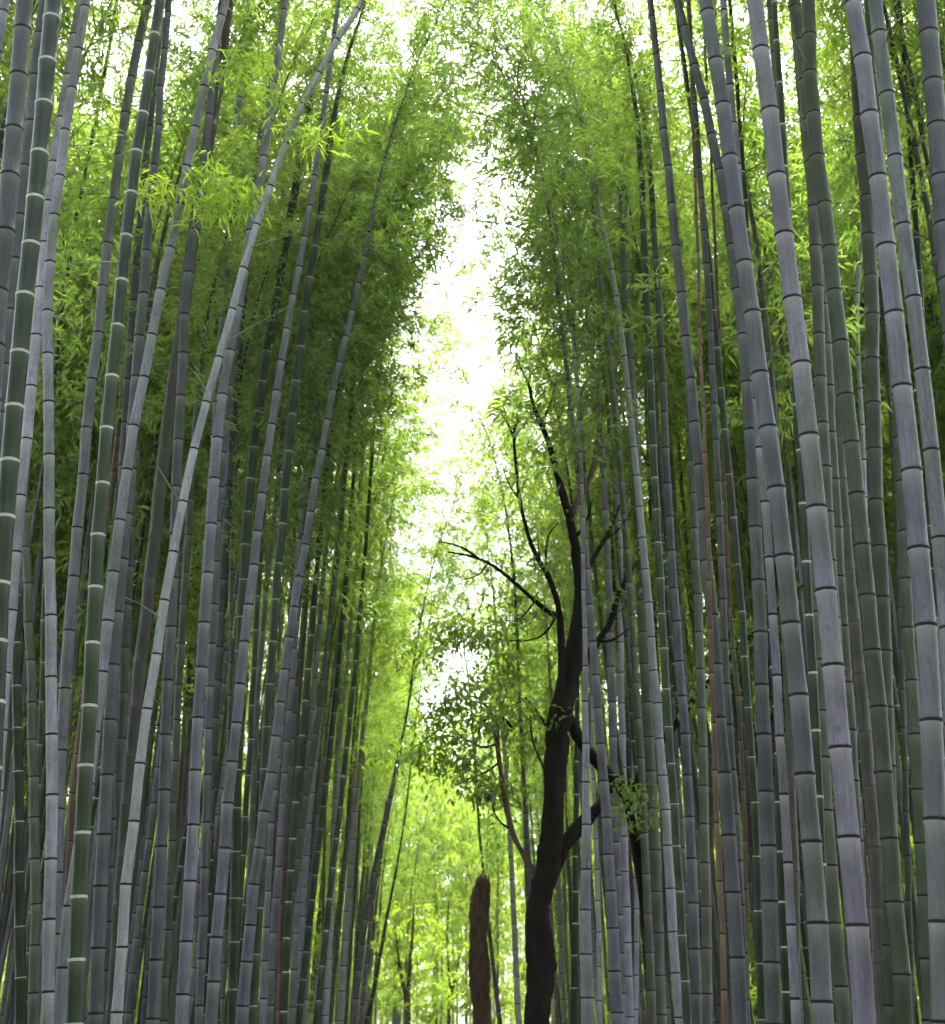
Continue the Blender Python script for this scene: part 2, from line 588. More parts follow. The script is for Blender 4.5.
D['L8'] = (8.0, 10, 18, 'green', .355, 'dark green bamboo with bright white rings running the full height between pale neighbours', [(160, 0), (148, 84), (138, 141), (130, 201), (123, 263), (117, 326), (110, 389), (104.6, 452), (99.5, 515), (96, 578.6), (92, 642), (89, 708), (85, 773), (82, 838), (79, 901), (76, 962), (73.6, 1022)])
D['L9'] = (12, 7, 8.5, 'grey', .42, 'narrow grey bamboo close along the right flank of the dark green white-ringed one', [(158, 40), (150, 120), (138, 250), (131.5, 308), (128, 362), (125, 416), (123, 470), (119, 560), (114, 700), (106, 1024)])
D['L9b'] = (13, 6, 8, 'grey', .42, 'slim grey bamboo vanishing behind the fork of two pale leaning culms', [(152, 110), (146, 170), (141, 250), (139, 288), (136, 345), (133, 420), (130, 520), (124, 760), (118, 1024)])
D['L10'] = (9.6, 8, 13, 'pale', .40, 'bright pale bamboo with a fresh leafy spray, leaning behind the dark green white-ringed one', [(226, 0), (212, 53), (202, 89), (193, 140), (183, 185), (173, 234), (162.5, 284), (151, 336), (140, 392), (131.6, 447), (122, 505), (114, 563), (107, 621), (101, 681), (93, 760), (80, 840), (68, 915), (62, 972), (59, 1023)])
D['L11'] = (11.6, 12, 15.5, 'brown', .40, 'wide brownish grey bamboo with faint joints behind the leaning white one', [(214, 110), (202, 180), (190, 254), (182, 330), (169, 412), (162.5, 460), (158, 506), (154, 554), (148, 601), (143, 650), (136, 703), (130, 755), (125, 830), (118, 920), (112, 1024)])
D['L12'] = (10.6, 9, 13, 'grey', .40, 'straight grey bamboo crossed midway by the leaning white one', [(200, 190), (187, 263), (184, 310), (183, 350), (180, 399), (178.5, 452), (176, 505), (174, 562), (171.5, 619), (169, 674), (165.6, 728), (163, 781), (162, 833), (159.5, 884.6), (157, 935), (154.5, 985), (152, 1024)])
D['L13'] = (9.2, 5.5, 12, 'white', .38, 'whitish bamboo leaning strongly right across the left grove, with bare side twigs', [(376, -18), (362.5, 4), (342, 30), (322, 66), (304, 99), (289, 133), (275.7, 170), (261, 208), (250, 246), (237, 294), (222, 342.6), (207.7, 395.5), (194, 450), (181.6, 506), (171.5, 562), (160.8, 620), (152.4, 678), (144, 736), (136.4, 795), (130.3, 852), (125, 909), (120, 963), (117, 1017)])
D['L14'] = (10.8, 9, 13.5, 'grey', .40, 'stout grey bamboo just right of where the leaning white one crosses', [(250, 240), (236, 313), (223.5, 380), (217, 430), (213, 490), (210, 545.5), (206, 600), (202.4, 657), (198, 713), (195.5, 766), (194, 821), (190.5, 876), (187, 927), (184, 980), (182, 1020)])
D['L15'] = (13.5, 6.5, 9, 'grey', .42, 'slimmer grey bamboo touching the right side of the stout grey one', [(248, 255), (238, 320), (231, 372), (226, 421), (221.5, 469.6), (218, 517), (216, 570), (213, 620), (212, 662), (209, 710), (207, 770), (204, 880), (200, 1024)])
D['L16'] = (11.5, 9, 12, 'dark', .40, 'unlit blackish bamboo low at the left edge beside a grey one', [(14, 500), (15, 560), (16, 656), (16.5, 707), (18, 760), (19, 806), (19, 860), (20, 906), (20, 955), (20, 1024)])
D['L17'] = (12, 8, 11.5, 'olive', .36, 'dim grey bamboo immediately left of the straight upright pale one', [(22, 420), (25.6, 561), (28, 605), (30, 648), (32, 690), (32.5, 733), (33, 779), (34, 824), (35, 870), (36, 904), (35.5, 962), (33, 1024)])
D['L18'] = (13, 5, 7, 'orange', .40, 'rusty brown dead bamboo showing between the upright pale one and the green one', [(118, 430), (110, 500), (100, 580), (86, 680), (74, 764), (69, 830), (66, 900), (64, 1024)])
D['L19'] = (10.2, 11, 15, 'grey', .40, 'broad mottled grey bamboo immediately right of the dark green ringed one low down', [(133, 420), (128, 500), (122, 570), (115.6, 638), (110, 694), (108, 751), (105, 807), (101.6, 864), (99, 918), (97, 974), (95, 1024)])
D['L20'] = (12.2, 9, 12, 'olive', .40, 'dull olive bamboo wedged between the broad mottled grey and the leaning white one', [(136, 440), (127, 561), (124.5, 672), (121, 730), (119, 789), (115.6, 846), (112, 906), (109, 965), (107, 1024)])
D['L21'] = (14, 7, 9, 'olive', .40, 'shaded narrow bamboo left of a gap of green light low in the left grove', [(196, 420), (190, 500), (183, 599), (181, 642), (178.5, 687), (176.5, 731), (175, 775), (173, 820), (171, 863), (169, 910), (166, 952), (163, 1024)])
D['L22'] = (11.2, 6.5, 13.5, 'grey', .335, 'clear grey bamboo leaning right, standing free left of two near black culms', [(300, 262), (291, 301), (286, 334), (281, 364), (275.7, 397), (271, 428), (267, 461), (262, 494), (258, 531.6), (253, 569), (248, 608), (244, 647), (240, 685), (236, 724), (232.5, 764), (228, 802), (225, 840), (222, 879.5), (218, 917), (215, 957), (212.7, 997), (211, 1024)])
D['L23'] = (13.5, 8, 10, 'dark', .42, 'near black bamboo with small pale rings, rising left of the lone slanting grey one', [(326, 176), (310, 270), (301.6, 331), (294, 397), (289, 445), (285, 496), (281, 545.5), (276, 589), (273.6, 632), (270, 675), (266.5, 718), (265, 761), (263.5, 804.6), (261.5, 846.5), (259.7, 888), (257, 930), (255, 968), (252, 1024)])
D['L23b'] = (14.5, 9, 11, 'dark', .42, 'dark shaded bamboo in the pair of black culms, the left one', [(300, 160), (290, 230), (273.6, 306), (264, 370), (258, 407), (248, 484), (243, 560), (240, 640), (236, 800), (232, 1024)])
D['L24'] = (12.6, 5, 13, 'grey', .33, 'lone slanting grey bamboo with foliage behind it, leaning right into the leaves', [(364, 262), (355, 301), (345, 341), (338, 367), (332, 397), (325, 430), (319, 463), (313, 499), (308, 534), (300, 572), (294, 608), (289, 642), (284, 677.6), (279, 712), (274, 749), (266, 805), (259, 850), (252, 893), (246, 967), (241, 1024)])
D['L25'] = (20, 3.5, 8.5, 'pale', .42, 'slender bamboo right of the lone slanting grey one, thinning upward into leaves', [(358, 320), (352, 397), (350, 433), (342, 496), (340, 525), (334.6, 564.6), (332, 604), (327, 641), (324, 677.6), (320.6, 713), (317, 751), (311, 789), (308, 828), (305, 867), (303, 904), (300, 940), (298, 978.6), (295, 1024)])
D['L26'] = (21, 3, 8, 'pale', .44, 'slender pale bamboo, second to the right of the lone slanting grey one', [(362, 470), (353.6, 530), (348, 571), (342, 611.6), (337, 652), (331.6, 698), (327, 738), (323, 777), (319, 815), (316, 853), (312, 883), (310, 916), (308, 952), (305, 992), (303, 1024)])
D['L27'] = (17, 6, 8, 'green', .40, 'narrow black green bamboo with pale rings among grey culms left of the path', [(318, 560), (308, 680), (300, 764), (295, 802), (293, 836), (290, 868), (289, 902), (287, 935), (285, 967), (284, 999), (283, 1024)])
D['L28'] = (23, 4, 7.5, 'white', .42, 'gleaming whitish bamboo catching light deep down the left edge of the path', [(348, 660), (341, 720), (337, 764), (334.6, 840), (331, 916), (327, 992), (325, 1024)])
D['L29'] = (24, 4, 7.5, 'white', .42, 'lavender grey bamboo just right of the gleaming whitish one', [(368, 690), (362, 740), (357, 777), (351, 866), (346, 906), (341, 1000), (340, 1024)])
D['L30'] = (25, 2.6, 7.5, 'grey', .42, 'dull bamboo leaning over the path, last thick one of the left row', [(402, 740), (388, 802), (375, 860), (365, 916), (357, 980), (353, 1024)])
D['L31'] = (30, 1.8, 5, 'grey', .42, 'thin bamboo leaning rightwards close beyond the last thick one of the left row', [(398, 770), (385, 830), (378, 866), (369, 916), (362, 1000), (361, 1024)])
D['L32'] = (33, 2, 5.5, 'dark', .42, 'dark thin leaning bamboo at the far foot of the left row, bright haze behind', [(398, 860), (385, 921), (378, 975), (367.6, 1018), (365, 1030)])
D['L33'] = (16, 3.5, 5, 'olive', .38, 'very thin ringed bamboo between the slimmer grey and the clear grey leaning one', [(238, 430), (229, 520), (230.5, 599), (232, 637), (230, 700), (227, 780), (222, 1024)])
D['L34'] = (15, 5, 6, 'green', .38, 'thin greenish bamboo with pale rings behind the foot of the clear grey leaning one', [(222, 560), (219, 620), (218, 700), (215, 764), (211, 804), (209, 880), (206, 1024)])
D['L35'] = (15, 6, 7, 'dark', .40, 'unlit thin bamboo between two grey culms left of the near black one', [(252, 700), (249, 764), (246, 817), (242, 865), (239, 902), (237, 944), (233, 1024)])
D['L36'] = (15.5, 5, 8, 'brown', .40, 'brownish dry bamboo left against the near black one with small pale rings', [(276, 500), (268.6, 568), (262, 624), (258, 678), (254.6, 738), (253, 815), (250, 900), (244, 1024)])
D['L37'] = (16, 5, 7.5, 'grey', .38, 'cool grey thin bamboo right against the near black one low down', [(284, 700), (277, 764), (272, 815), (269, 848), (267, 916), (263, 992), (262, 1024)])
D['L38'] = (16.5, 6, 8, 'grey', .38, 'bluish thin bamboo left of a rust coloured culm low beside the path row', [(292, 680), (285, 764), (281, 815), (276, 901), (273, 950), (269, 1024)])
D['L38b'] = (17, 3, 5, 'orange', .38, 'rust coloured thin bamboo low in the left row near the path', [(290, 640), (286, 740), (283, 850), (279, 967), (278, 1024)])
D['L39'] = (18, 5, 8, 'pale', .40, 'grey bamboo with pinkish tint right of the narrow black green one', [(320, 620), (310, 740), (304, 817), (297, 890), (295, 940), (292, 1024)])
D['L40'] = (14.5, 8, 9, 'grey', .40, 'hazy grey bamboo emerging through leaves left of the leaning white one at the top', [(247, 20), (243, 60), (238, 102), (233, 178), (229, 241), (222, 330), (214, 440), (205, 600), (192, 800), (180, 1024)])
D['L41'] = (15, 8, 9.5, 'grey', .40, 'short glimpse of grey bamboo through leaves close beside the leaning white one', [(275, 50), (265, 102), (261, 137), (256, 173), (247, 250), (236, 360), (226, 500), (212, 760), (200, 1024)])
# ---- right of the path
D['Ra'] = (7.6, 14, 22, 'grey', .40, 'thick smooth grey bamboo, the left one of the two thickest leaning side by side', [(703, -20), (706.7, 0), (716, 62), (727, 134.6), (736, 209), (748, 282), (758, 355), (767, 427), (778.7, 497.5), (785.8, 568), (794, 639.5), (800, 710.6), (807, 781), (813, 851), (817, 918), (822, 985), (824, 1024)])
D['Rb'] = (7.0, 16.5, 23.5, 'grey', .44, 'thickest lavender grey bamboo with black joints, crossing the whole right side', [(752, -20), (754.5, 0), (768.5, 104), (779, 188), (790, 275), (799.5, 361), (809, 447), (819, 530), (827, 611.6), (836, 691.5), (843, 769), (849, 845), (857, 919), (862, 990.5), (864, 1024)])
D['Rc'] = (6.6, 16.5, 24, 'grey', .44, 'thick grey bamboo with brown joints running down to the lower right corner', [(851, -20), (853.6, 0), (870, 115.5), (881, 206), (893, 297), (903, 387), (912, 478), (921, 568), (928, 656), (935, 745), (938, 830.5), (941, 915.6), (944, 999), (945, 1024)])
D['Rd'] = (7.4, 14, 18, 'pale', .50, 'pale grey bamboo pressed against the right side of the one with brown joints', [(872, -20), (874, 0), (880, 51), (893.5, 150), (907, 248), (919.6, 345), (932, 443), (941, 537), (948, 640), (956, 760), (962, 900)])
D['Re'] = (7.2, 19, 22, 'grey', .37, 'bluish grey thick bamboo cut by the upper right corner of the photo', [(924, -20), (926, 0), (936, 85), (940, 161), (945, 240), (953, 330), (965, 460), (980, 700)])
D['Rf'] = (8.6, 14, 19, 'olive', .385, 'thick grey olive bamboo between the two thickest, hugging another near its top', [(808, -20), (808, 0), (808, 67), (813, 131), (823, 194), (831, 256.5), (837.6, 320.5), (845, 383), (853, 445), (858.7, 508), (864, 570), (869.6, 631), (876, 692), (881.5, 754.5), (887, 816), (892, 877), (898.5, 935), (902, 994), (904, 1024)])
D['Rg1'] = (9.2, 11, 15, 'olive', .385, 'dull greenish bamboo tucked behind the right flank of the thickest lavender one', [(793, -10), (796, 5), (803, 70), (808, 131), (813, 192), (817, 254), (818, 312), (820, 370), (822, 427), (826, 483.5), (830, 560), (835, 640), (841, 720), (848, 800), (856, 920), (864, 1024)])
D['Rg2'] = (10.2, 10, 13, 'olive', .40, 'second dull bamboo behind the thickest lavender one, its joints just showing', [(818, 260), (824, 300), (827, 340), (829, 392), (833, 447), (835, 500), (837, 554), (842, 608), (846, 661), (851, 740), (858, 860), (866, 1024)])
D['Rg3'] = (9.8, 12, 14.5, 'olive', .37, 'blotchy olive bamboo low down between the two thickest grey ones', [(806, 470), (812, 560), (818, 653), (821, 707), (824, 762), (827, 817), (831, 870), (835, 921), (839, 971), (843, 1024)])
D['Rh'] = (9.9, 14, 17, 'olive', .40, 'wide olive bamboo with faint joints, standing behind the grey one with brown joints', [(862, 140), (869, 228), (872.6, 308), (873, 364), (873, 421), (875, 478), (878, 537), (880, 596), (885, 652), (888, 720), (890, 820), (892, 1024)])
D['Rh2'] = (10.6, 10, 15, 'brown', .42, 'brownish bamboo half hidden left of the thick grey olive one near the bottom', [(838, 430), (843, 500), (850, 566), (857, 660), (862.5, 705.5), (868, 760), (874, 830), (878, 883), (879.5, 942), (881.5, 996), (882, 1024)])
D['Ri'] = (9.6, 8, 17.5, 'grey', .385, 'curving bamboo, thin at top and stout below, left of the two thickest', [(672, -16), (677, 0), (682.5, 25), (696.5, 68.5), (708, 115.5), (718, 161), (732, 240), (743, 322), (747, 375), (750, 429), (753, 484), (756, 536), (758, 591), (759.6, 646), (763, 701), (764.7, 756), (767, 813), (769, 870), (771.5, 926), (772, 982), (773, 1024)])
D['Rj'] = (10.0, 6.5, 16.5, 'grey', .41, 'curved grey bamboo with tapering top, leftmost of the right row to reach the upper edge', [(648, -20), (651, 0), (654.6, 42), (660.5, 95), (666, 150), (672, 204), (678, 260.6), (684, 317), (689.7, 377), (696, 436.5), (702, 498), (706.7, 558), (711, 621), (716, 682), (722, 743), (728, 803), (729.5, 861), (735, 918), (738, 975), (740, 1024)])
D['Rk'] = (9.0, 7, 10, 'grey', .40, 'slim bamboo joining the left thick grey one near the upper edge', [(722, -20), (723, 0), (727, 63), (733, 115.5), (739, 190), (748, 300), (757, 400), (770, 560), (784, 760), (796, 1024)])
D['Rl'] = (9.7, 3, 6.5, 'orange', .36, 'orange brown dead bamboo, the long one crossing the tapering curved culm', [(696, 200), (698, 268), (699, 316), (701, 377), (703, 422.6), (706.7, 483.5), (709, 560), (711, 640), (712.5, 710), (714, 766.5), (717, 815), (720, 861), (721, 907.5), (723, 953), (724, 997.6), (725, 1024)])
D['Rl2'] = (11.5, 3.5, 5, 'orange', .38, 'thin reddish bamboo partly hidden right of the tapering curved culm', [(722, 400), (724, 460), (726, 528), (728, 599), (733, 650), (738, 700), (742, 738), (744, 790), (745, 840), (748, 1024)])
D['Rm'] = (14.5, 5, 11, 'white', .39, 'brightest white bamboo of the right row, slanting beside dim olive culms', [(600, 215), (609, 255), (618, 301), (621, 331), (628, 390), (632, 433), (637, 483.5), (642, 530), (648, 599), (651.6, 641), (655, 680), (658, 721), (662, 761), (664, 801.6), (668, 840), (670, 880), (672, 918), (675, 956), (677.5, 993), (680, 1024)])
D['Rn'] = (15.4, 4.5, 9, 'olive', .42, 'tall greenish bamboo with small rings just left of the brightest white one', [(594, 215), (600, 268), (605, 318), (609, 359), (614, 397), (619, 445), (621.6, 483.5), (625, 525), (628, 560), (630.5, 592.5), (633, 633), (636, 674), (638, 714), (640.6, 754), (643, 789), (644.5, 840), (647, 890), (649.5, 931.6), (651, 1001), (652, 1024)])
D['Ro'] = (15.8, 9, 14, 'olive', .42, 'wide dim olive bamboo right behind the brightest white one', [(622, 190), (625, 268), (629, 351.5), (632, 407), (635.6, 458), (638, 509), (642, 590), (646, 688), (650, 760), (655, 858), (658, 942), (660, 1024)])
D['Rp'] = (13.0, 7, 9.5, 'dark', .37, 'near black bamboo with pale rings right of the brightest white one', [(642, 190), (646, 268), (648, 344), (652, 420), (654.6, 483.5), (658, 540), (660, 581), (662.7, 622), (665, 664), (667, 705.5), (670, 745), (673, 784), (676, 825), (678, 864), (680, 901), (683, 940), (686, 976), (688, 1024)])
D['Rq'] = (13.4, 6, 11.5, 'grey', .385, 'blue grey bamboo bending gently between the near black and the mottled one', [(652, 200), (658, 280), (661, 344), (663, 385), (665, 425), (667, 506), (672, 549), (674.4, 590), (677, 632), (680, 672.5), (684, 713), (686, 754), (688, 790.7), (690, 832), (692, 870), (694, 909), (695, 945.5), (697, 1024)])
D['Rr'] = (13.8, 7, 11.5, 'olive', .38, 'lichen mottled bamboo just left of the long orange brown dead one', [(686, 330), (690, 440), (695, 540), (698, 603), (700, 650), (701.6, 697), (702.5, 740), (703, 791), (705, 854), (706, 914), (706.7, 973.5), (707, 1024)])
D['Rs'] = (11.2, 6, 9, 'grey', .36, 'slim grey bamboo close along the right side of the tapering curved culm', [(700, 180), (708, 275), (710, 330), (713, 387), (715, 426), (717, 463), (719, 501), (720.6, 539), (723, 615), (725, 654), (727, 692), (730, 740), (735, 800), (740, 880), (746, 1024)])
D['Rt'] = (11.4, 5, 9.5, 'dark', .40, 'dark green slim bamboo crossing left of the stout curving one', [(686, 80), (692.7, 119), (700, 178), (708, 241), (714, 317), (718, 363), (723, 408.6), (728, 455.6), (732, 504), (736, 550.6), (741, 597.6), (743.5, 646), (747, 691.5), (750.6, 740), (753, 784), (756, 829.5), (758, 874), (760, 930), (762, 1024)])
D['Ru'] = (12.0, 9, 11.5, 'brown', .37, 'brown tinged bamboo low between the stout curving one and the left thickest', [(782, 560), (787, 660), (791, 760), (793, 818.6), (794, 870), (794, 929), (796, 967), (798, 1024)])
D['Rv'] = (11.6, 7, 9.5, 'green', .37, 'slim dark green ringed bamboo low at the right side of the stout curving one', [(768, 560), (773, 660), (777, 730), (779, 779), (780, 827.5), (782, 877), (784, 925), (786, 972), (788, 1024)])
D['Rw'] = (9.4, 10, 15.5, 'olive', .37, 'olive bamboo low at the right, left of the lower right corner culm', [(897, 400), (903, 519), (905, 563), (907, 610), (910, 656), (914, 704), (916, 751), (918, 799.5), (921, 848), (924, 893.5), (927, 940), (928.5, 983.6), (930, 1024)])
D['Rx'] = (9.0, 8, 10, 'green', .40, 'dark green bamboo seen in the gap between the two thickest grey ones', [(792, 290), (797, 380), (800, 460), (805, 558), (809, 609), (812, 660), (815, 711), (820, 800), (826, 1024)])
D['Ry'] = (12.5, 4, 5.5, 'pale', .38, 'thin whitish bamboo glimpsed left of the wide olive one with faint joints', [(866, 170), (858.6, 255), (857, 294), (856, 331), (858, 369), (861, 395), (863.7, 433), (868, 560), (872, 800), (876, 1024)])
D['Rz'] = (11.0, 6, 8, 'dark', .40, 'shadowy slim bamboo right of the pale grey one under the upper edge', [(897, -20), (899, 0), (903, 51), (908, 114), (913, 178), (917, 241), (923, 340), (932, 520), (940, 740)])
D['Raa'] = (13.5, 5, 7, 'olive', .40, 'narrow shaded bamboo immediately left of the grey one with brown joints', [(882, 300), (888, 370), (893, 433), (898, 560), (903, 700), (908, 850), (912, 1024)])
D['Rbb'] = (17.0, 6, 10, 'grey', .42, 'bluish bamboo right of the dark tree, behind the culm that crosses the trunk', [(590, 340), (601, 433), (605, 483.5), (607, 530), (608, 573.5), (610, 620), (611.4, 675), (613, 738.5), (614, 800), (617, 870), (620, 960), (622, 1024)])
D['Rcc'] = (17.6, 4.5, 9.5, 'pale', .42, 'paler bamboo second to the right of the culm that crosses the dark trunk', [(616, 380), (618, 470), (620, 571), (621, 614), (621, 657), (621, 708), (622, 770), (624, 838), (627, 916), (630, 1024)])
D['Rdd'] = (13.8, 4, 13, 'grey', .37, 'leaning bamboo crossing in front of the dark tree trunk', [(562, 330), (567, 369), (571, 407), (574.6, 445), (579.7, 483.5), (583, 522), (586, 561), (590, 611.6), (593.6, 662), (597.5, 713), (602.5, 751), (606, 815), (612, 891), (615, 967), (617, 1024)])
D['Ree'] = (13.4, 4, 14, 'pale', .38, 'pale bamboo in front of the stubby right limb of the dark tree', [(584, 600), (585, 660), (586, 720), (586, 777), (585, 840), (586, 916), (587, 992), (587.5, 1024)])
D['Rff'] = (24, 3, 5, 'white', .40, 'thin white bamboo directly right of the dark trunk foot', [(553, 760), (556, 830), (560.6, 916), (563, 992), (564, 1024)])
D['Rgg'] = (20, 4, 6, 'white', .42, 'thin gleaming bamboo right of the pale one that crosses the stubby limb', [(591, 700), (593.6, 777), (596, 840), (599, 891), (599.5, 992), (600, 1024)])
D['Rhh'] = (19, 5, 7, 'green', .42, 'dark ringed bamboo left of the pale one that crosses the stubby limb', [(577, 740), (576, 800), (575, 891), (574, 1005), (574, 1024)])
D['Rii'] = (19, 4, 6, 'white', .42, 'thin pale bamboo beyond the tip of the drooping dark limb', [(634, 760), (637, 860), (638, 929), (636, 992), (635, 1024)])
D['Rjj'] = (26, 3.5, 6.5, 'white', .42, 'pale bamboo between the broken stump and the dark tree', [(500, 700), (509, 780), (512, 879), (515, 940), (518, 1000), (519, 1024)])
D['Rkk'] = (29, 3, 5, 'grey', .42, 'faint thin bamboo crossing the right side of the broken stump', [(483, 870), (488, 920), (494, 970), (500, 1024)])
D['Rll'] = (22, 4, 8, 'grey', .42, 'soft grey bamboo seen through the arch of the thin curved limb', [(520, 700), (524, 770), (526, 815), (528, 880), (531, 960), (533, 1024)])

SPECIAL = {}
for key, (Y, wt, wb, st, sp, lab, pts) in D.items():
    kw = {}
    if key == 'L13':
        kw = dict(height=14.0, crown_scale=0.7, crown_at=9.6)
    rt, dense, loc = build_bamboo(pts, Y, wt, wb, st, lab, spacing=sp, group=ROW['l' if key[0] == 'L' else 'r'], **kw)
    SPECIAL[key] = (rt, dense, loc)


# ---- thin side twigs on near culms
def twig(parent_key, base_px, mids, Y, leaves=0, seed=1, r=0.006, fresh=True, leaf_px=None):
    rt, dense, loc = SPECIAL[parent_key]
    rng = np.random.default_rng(seed)
    pts = []
    for i, (x, y) in enumerate([base_px] + mids):
        p, t = at(x, y, Y - 0.10 * i)
        pts.append(p - loc)
    pts = catmull(pts, 5)
    V, Q, T = tube([list(p) for p in pts], np.linspace(r, r * 0.35, len(pts)), 5)
    b = link('branch', mesh_np('branch', V, Q, T, (M['twig_pale'],)), rt)
    if leaves:
        P = np.array([list(p) for p in pts])
        k = rng.integers(int(len(P) * 0.35), len(P), leaves)
        root = P[k] + rng.normal(0, 0.085, (leaves, 3)) * np.array([1, 1, 0.7])
        Dv = rng.normal(0, 0.7, (leaves, 3)) + np.array([[0.1, 0, -0.45]])
        Dv /= np.linalg.norm(Dv, axis=1)[:, None]
        V, T = leaves_mesh(root, Dv, rng, 0.125, 0.021)
        link('foliage', mesh_np('twig_foliage', V, None, T, (M['leaf_fresh'],), smooth=False), b)


tw = [
    ('L13', (304, 99), [(315, 92), (332, 87), (348, 84)], 0), ('L13', (289, 133), [(282, 118), (276, 95), (268, 78)], 60),
    ('L13', (276, 171), [(292, 160), (318, 142), (350, 122), (362, 117)], 40), ('L13', (261, 207), [(255, 195), (248, 170), (242, 140)], 0),
    ('L13', (250, 247), [(262, 244), (280, 238), (298, 233)], 0), ('L13', (226, 342), [(240, 333), (262, 321), (292, 305)], 0),
    ('L13', (181, 503), [(172, 490), (160, 470), (152, 455)], 0), ('L13', (207, 394), [(202, 385), (194, 372), (186, 366)], 0),
    ('L13', (161, 619), [(152, 612), (138, 603), (124, 597)], 0), ('L13', (289, 133), [(300, 127), (309, 128), (316, 134)], 70),
    ('L10', (187, 178), [(198, 170), (215, 176), (238, 192), (248, 200)], 230), ('L10', (184, 184), [(192, 186), (204, 196), (214, 214)], 150),
    ('L10', (184, 184), [(175, 186), (160, 182), (148, 190), (142, 204)], 90), ('L10', (202, 89), [(220, 74), (240, 60), (262, 52)], 150),
    ('L10', (173, 234), [(178, 224), (184, 218), (190, 214)], 0),
    ('L8', (123, 263), [(110, 262), (85, 262), (62, 265)], 0), ('L7', (100, 307), [(92, 312), (84, 322), (78, 336)], 0),
    ('L3', (27, 200), [(36, 192), (50, 182), (64, 178)], 0), ('L14', (222, 436), [(230, 428), (245, 420), (252, 412)], 0),
    ('Rj', (654, 42), [(648, 34), (640, 22), (632, 8)], 0), ('Rj', (666, 150), [(661, 140), (656, 125), (653, 108)], 0),
    ('Rk', (727, 63), [(722, 50), (716, 30), (712, 12)], 0), ('Rk', (727, 63), [(734, 50), (744, 34), (752, 14)], 30),
    ('Rf', (808, 67), [(802, 54), (795, 38), (791, 22)], 0), ('Rg1', (808, 131), [(803, 128), (801, 110), (800, 90)], 0),
    ('Rt', (714, 317), [(722, 300), (732, 286), (738, 262)], 0), ('Rz', (903, 51), [(899, 40), (896, 20), (890, 0)], 20),
    ('Rd', (880, 51), [(886, 40), (890, 24), (893, 8)], 0), ('Rt', (732, 490), [(742, 478), (756, 464), (768, 452)], 0),
]
for i, (k, b0, mm, nl) in enumerate(tw):
    twig(k, b0, mm, D[k][0], nl, 50 + i, r=0.0075 if k == 'L13' else 0.006)

# ------------------------------------------------------------------ the rest of the grove
rng = np.random.default_rng(5)
GEN = []


def ok(x, y, mind):
    return all((x - a) ** 2 + (y - b) ** 2 > mind * mind for a, b in FEET)


def place(n, xr, yr, side, mind, hr=(12.6, 15.6)):
    tries = 0
    c = 0
    while c < n and tries < n * 60:
        tries += 1
        y = rng.uniform(*yr)
        off = xr[0] + (xr[1] - xr[0]) * rng.random() ** 1.25
        x = path_centre(y) + side * off
        # nothing generated may stand in front of the measured front rows
        if y < 16.4 and abs(x) < 0.36 * y + 0.6:
            continue
        if abs(x) > 0.37 * y + 2.2:
            continue
        if not ok(x, y, mind):
            continue
        rad = rng.uniform(0.038, 0.058)
        H = rng.uniform(*hr)
        tilt = side * rng.normal(-0.035, 0.03)
        ty = rng.normal(0, 0.03)
        pts = [Vector((x + tilt * z + side * -0.0016 * z * z, y + ty * z, z)) for z in (0, 1.5, 3, 4.5, 6)]
        rd = [rad * (1 - 0.05 * z) for z in (0, 1.5, 3, 4.5, 6)]
        st = rng.choice(['grey', 'grey', 'pale', 'pale', 'olive', 'brown'] if y > 20 and off < 4 else ['grey', 'grey', 'olive', 'olive', 'dark', 'brown', 'pale' if y > 18 else 'grey', 'green'])
        sd = 'left' if side < 0 else 'right'
        if off < 3.2 and y > 24:
            lab = f'distant slim bamboo lining the {sd} edge of the path, blurred by distance'
            grp = f'distant bamboos lining the {sd} edge'
        elif y < 20:
            lab = f'shaded bamboo standing inside the {sd} grove behind its front row'
            grp = f'shaded bamboos behind the {sd} front row'
        else:
            lab = f'dim bamboo deep inside the {sd} grove, only glimpsed between nearer culms'
            grp = f'dim bamboos deep in the {sd} grove'
        build_bamboo(None, y, 0, 0, str(st), lab, spacing=rng.uniform(0.32, 0.42), group=grp, height=H, world=pts, radii=rd,
                     crown_scale=rng.uniform(0.95, 1.2) if y < 20 or off > 4 else rng.uniform(0.8, 0.95))
        c += 1
    GEN.append(c)


place(8, (2.2, 3.2), (16.5, 20), -1, 0.45, (16.5, 19.5))
place(8, (2.1, 3.0), (16.5, 20), 1, 0.45, (16.5, 19.5))
for side in (-1, 1):
    place(28, (2.6, 6.5), (16.5, 24), side, 0.5, (15.0, 20))
    place(17, (3.5, 8.0), (8, 15), side, 0.5, (17.3, 18.8))
    place(38, (2.3, 3.9), (20, 46), side, 0.5)
    place(14, (4.2, 12), (17, 30), side, 0.8, (16.0, 20))
print('generated', GEN, 'bamboos', NB)

# ------------------------------------------------------------------ far bamboo wood (one mass)
V0, Q0, T0, mi0 = make_crown(900, dens=0.8, L=0.22, W=0.042, fans=0.6)


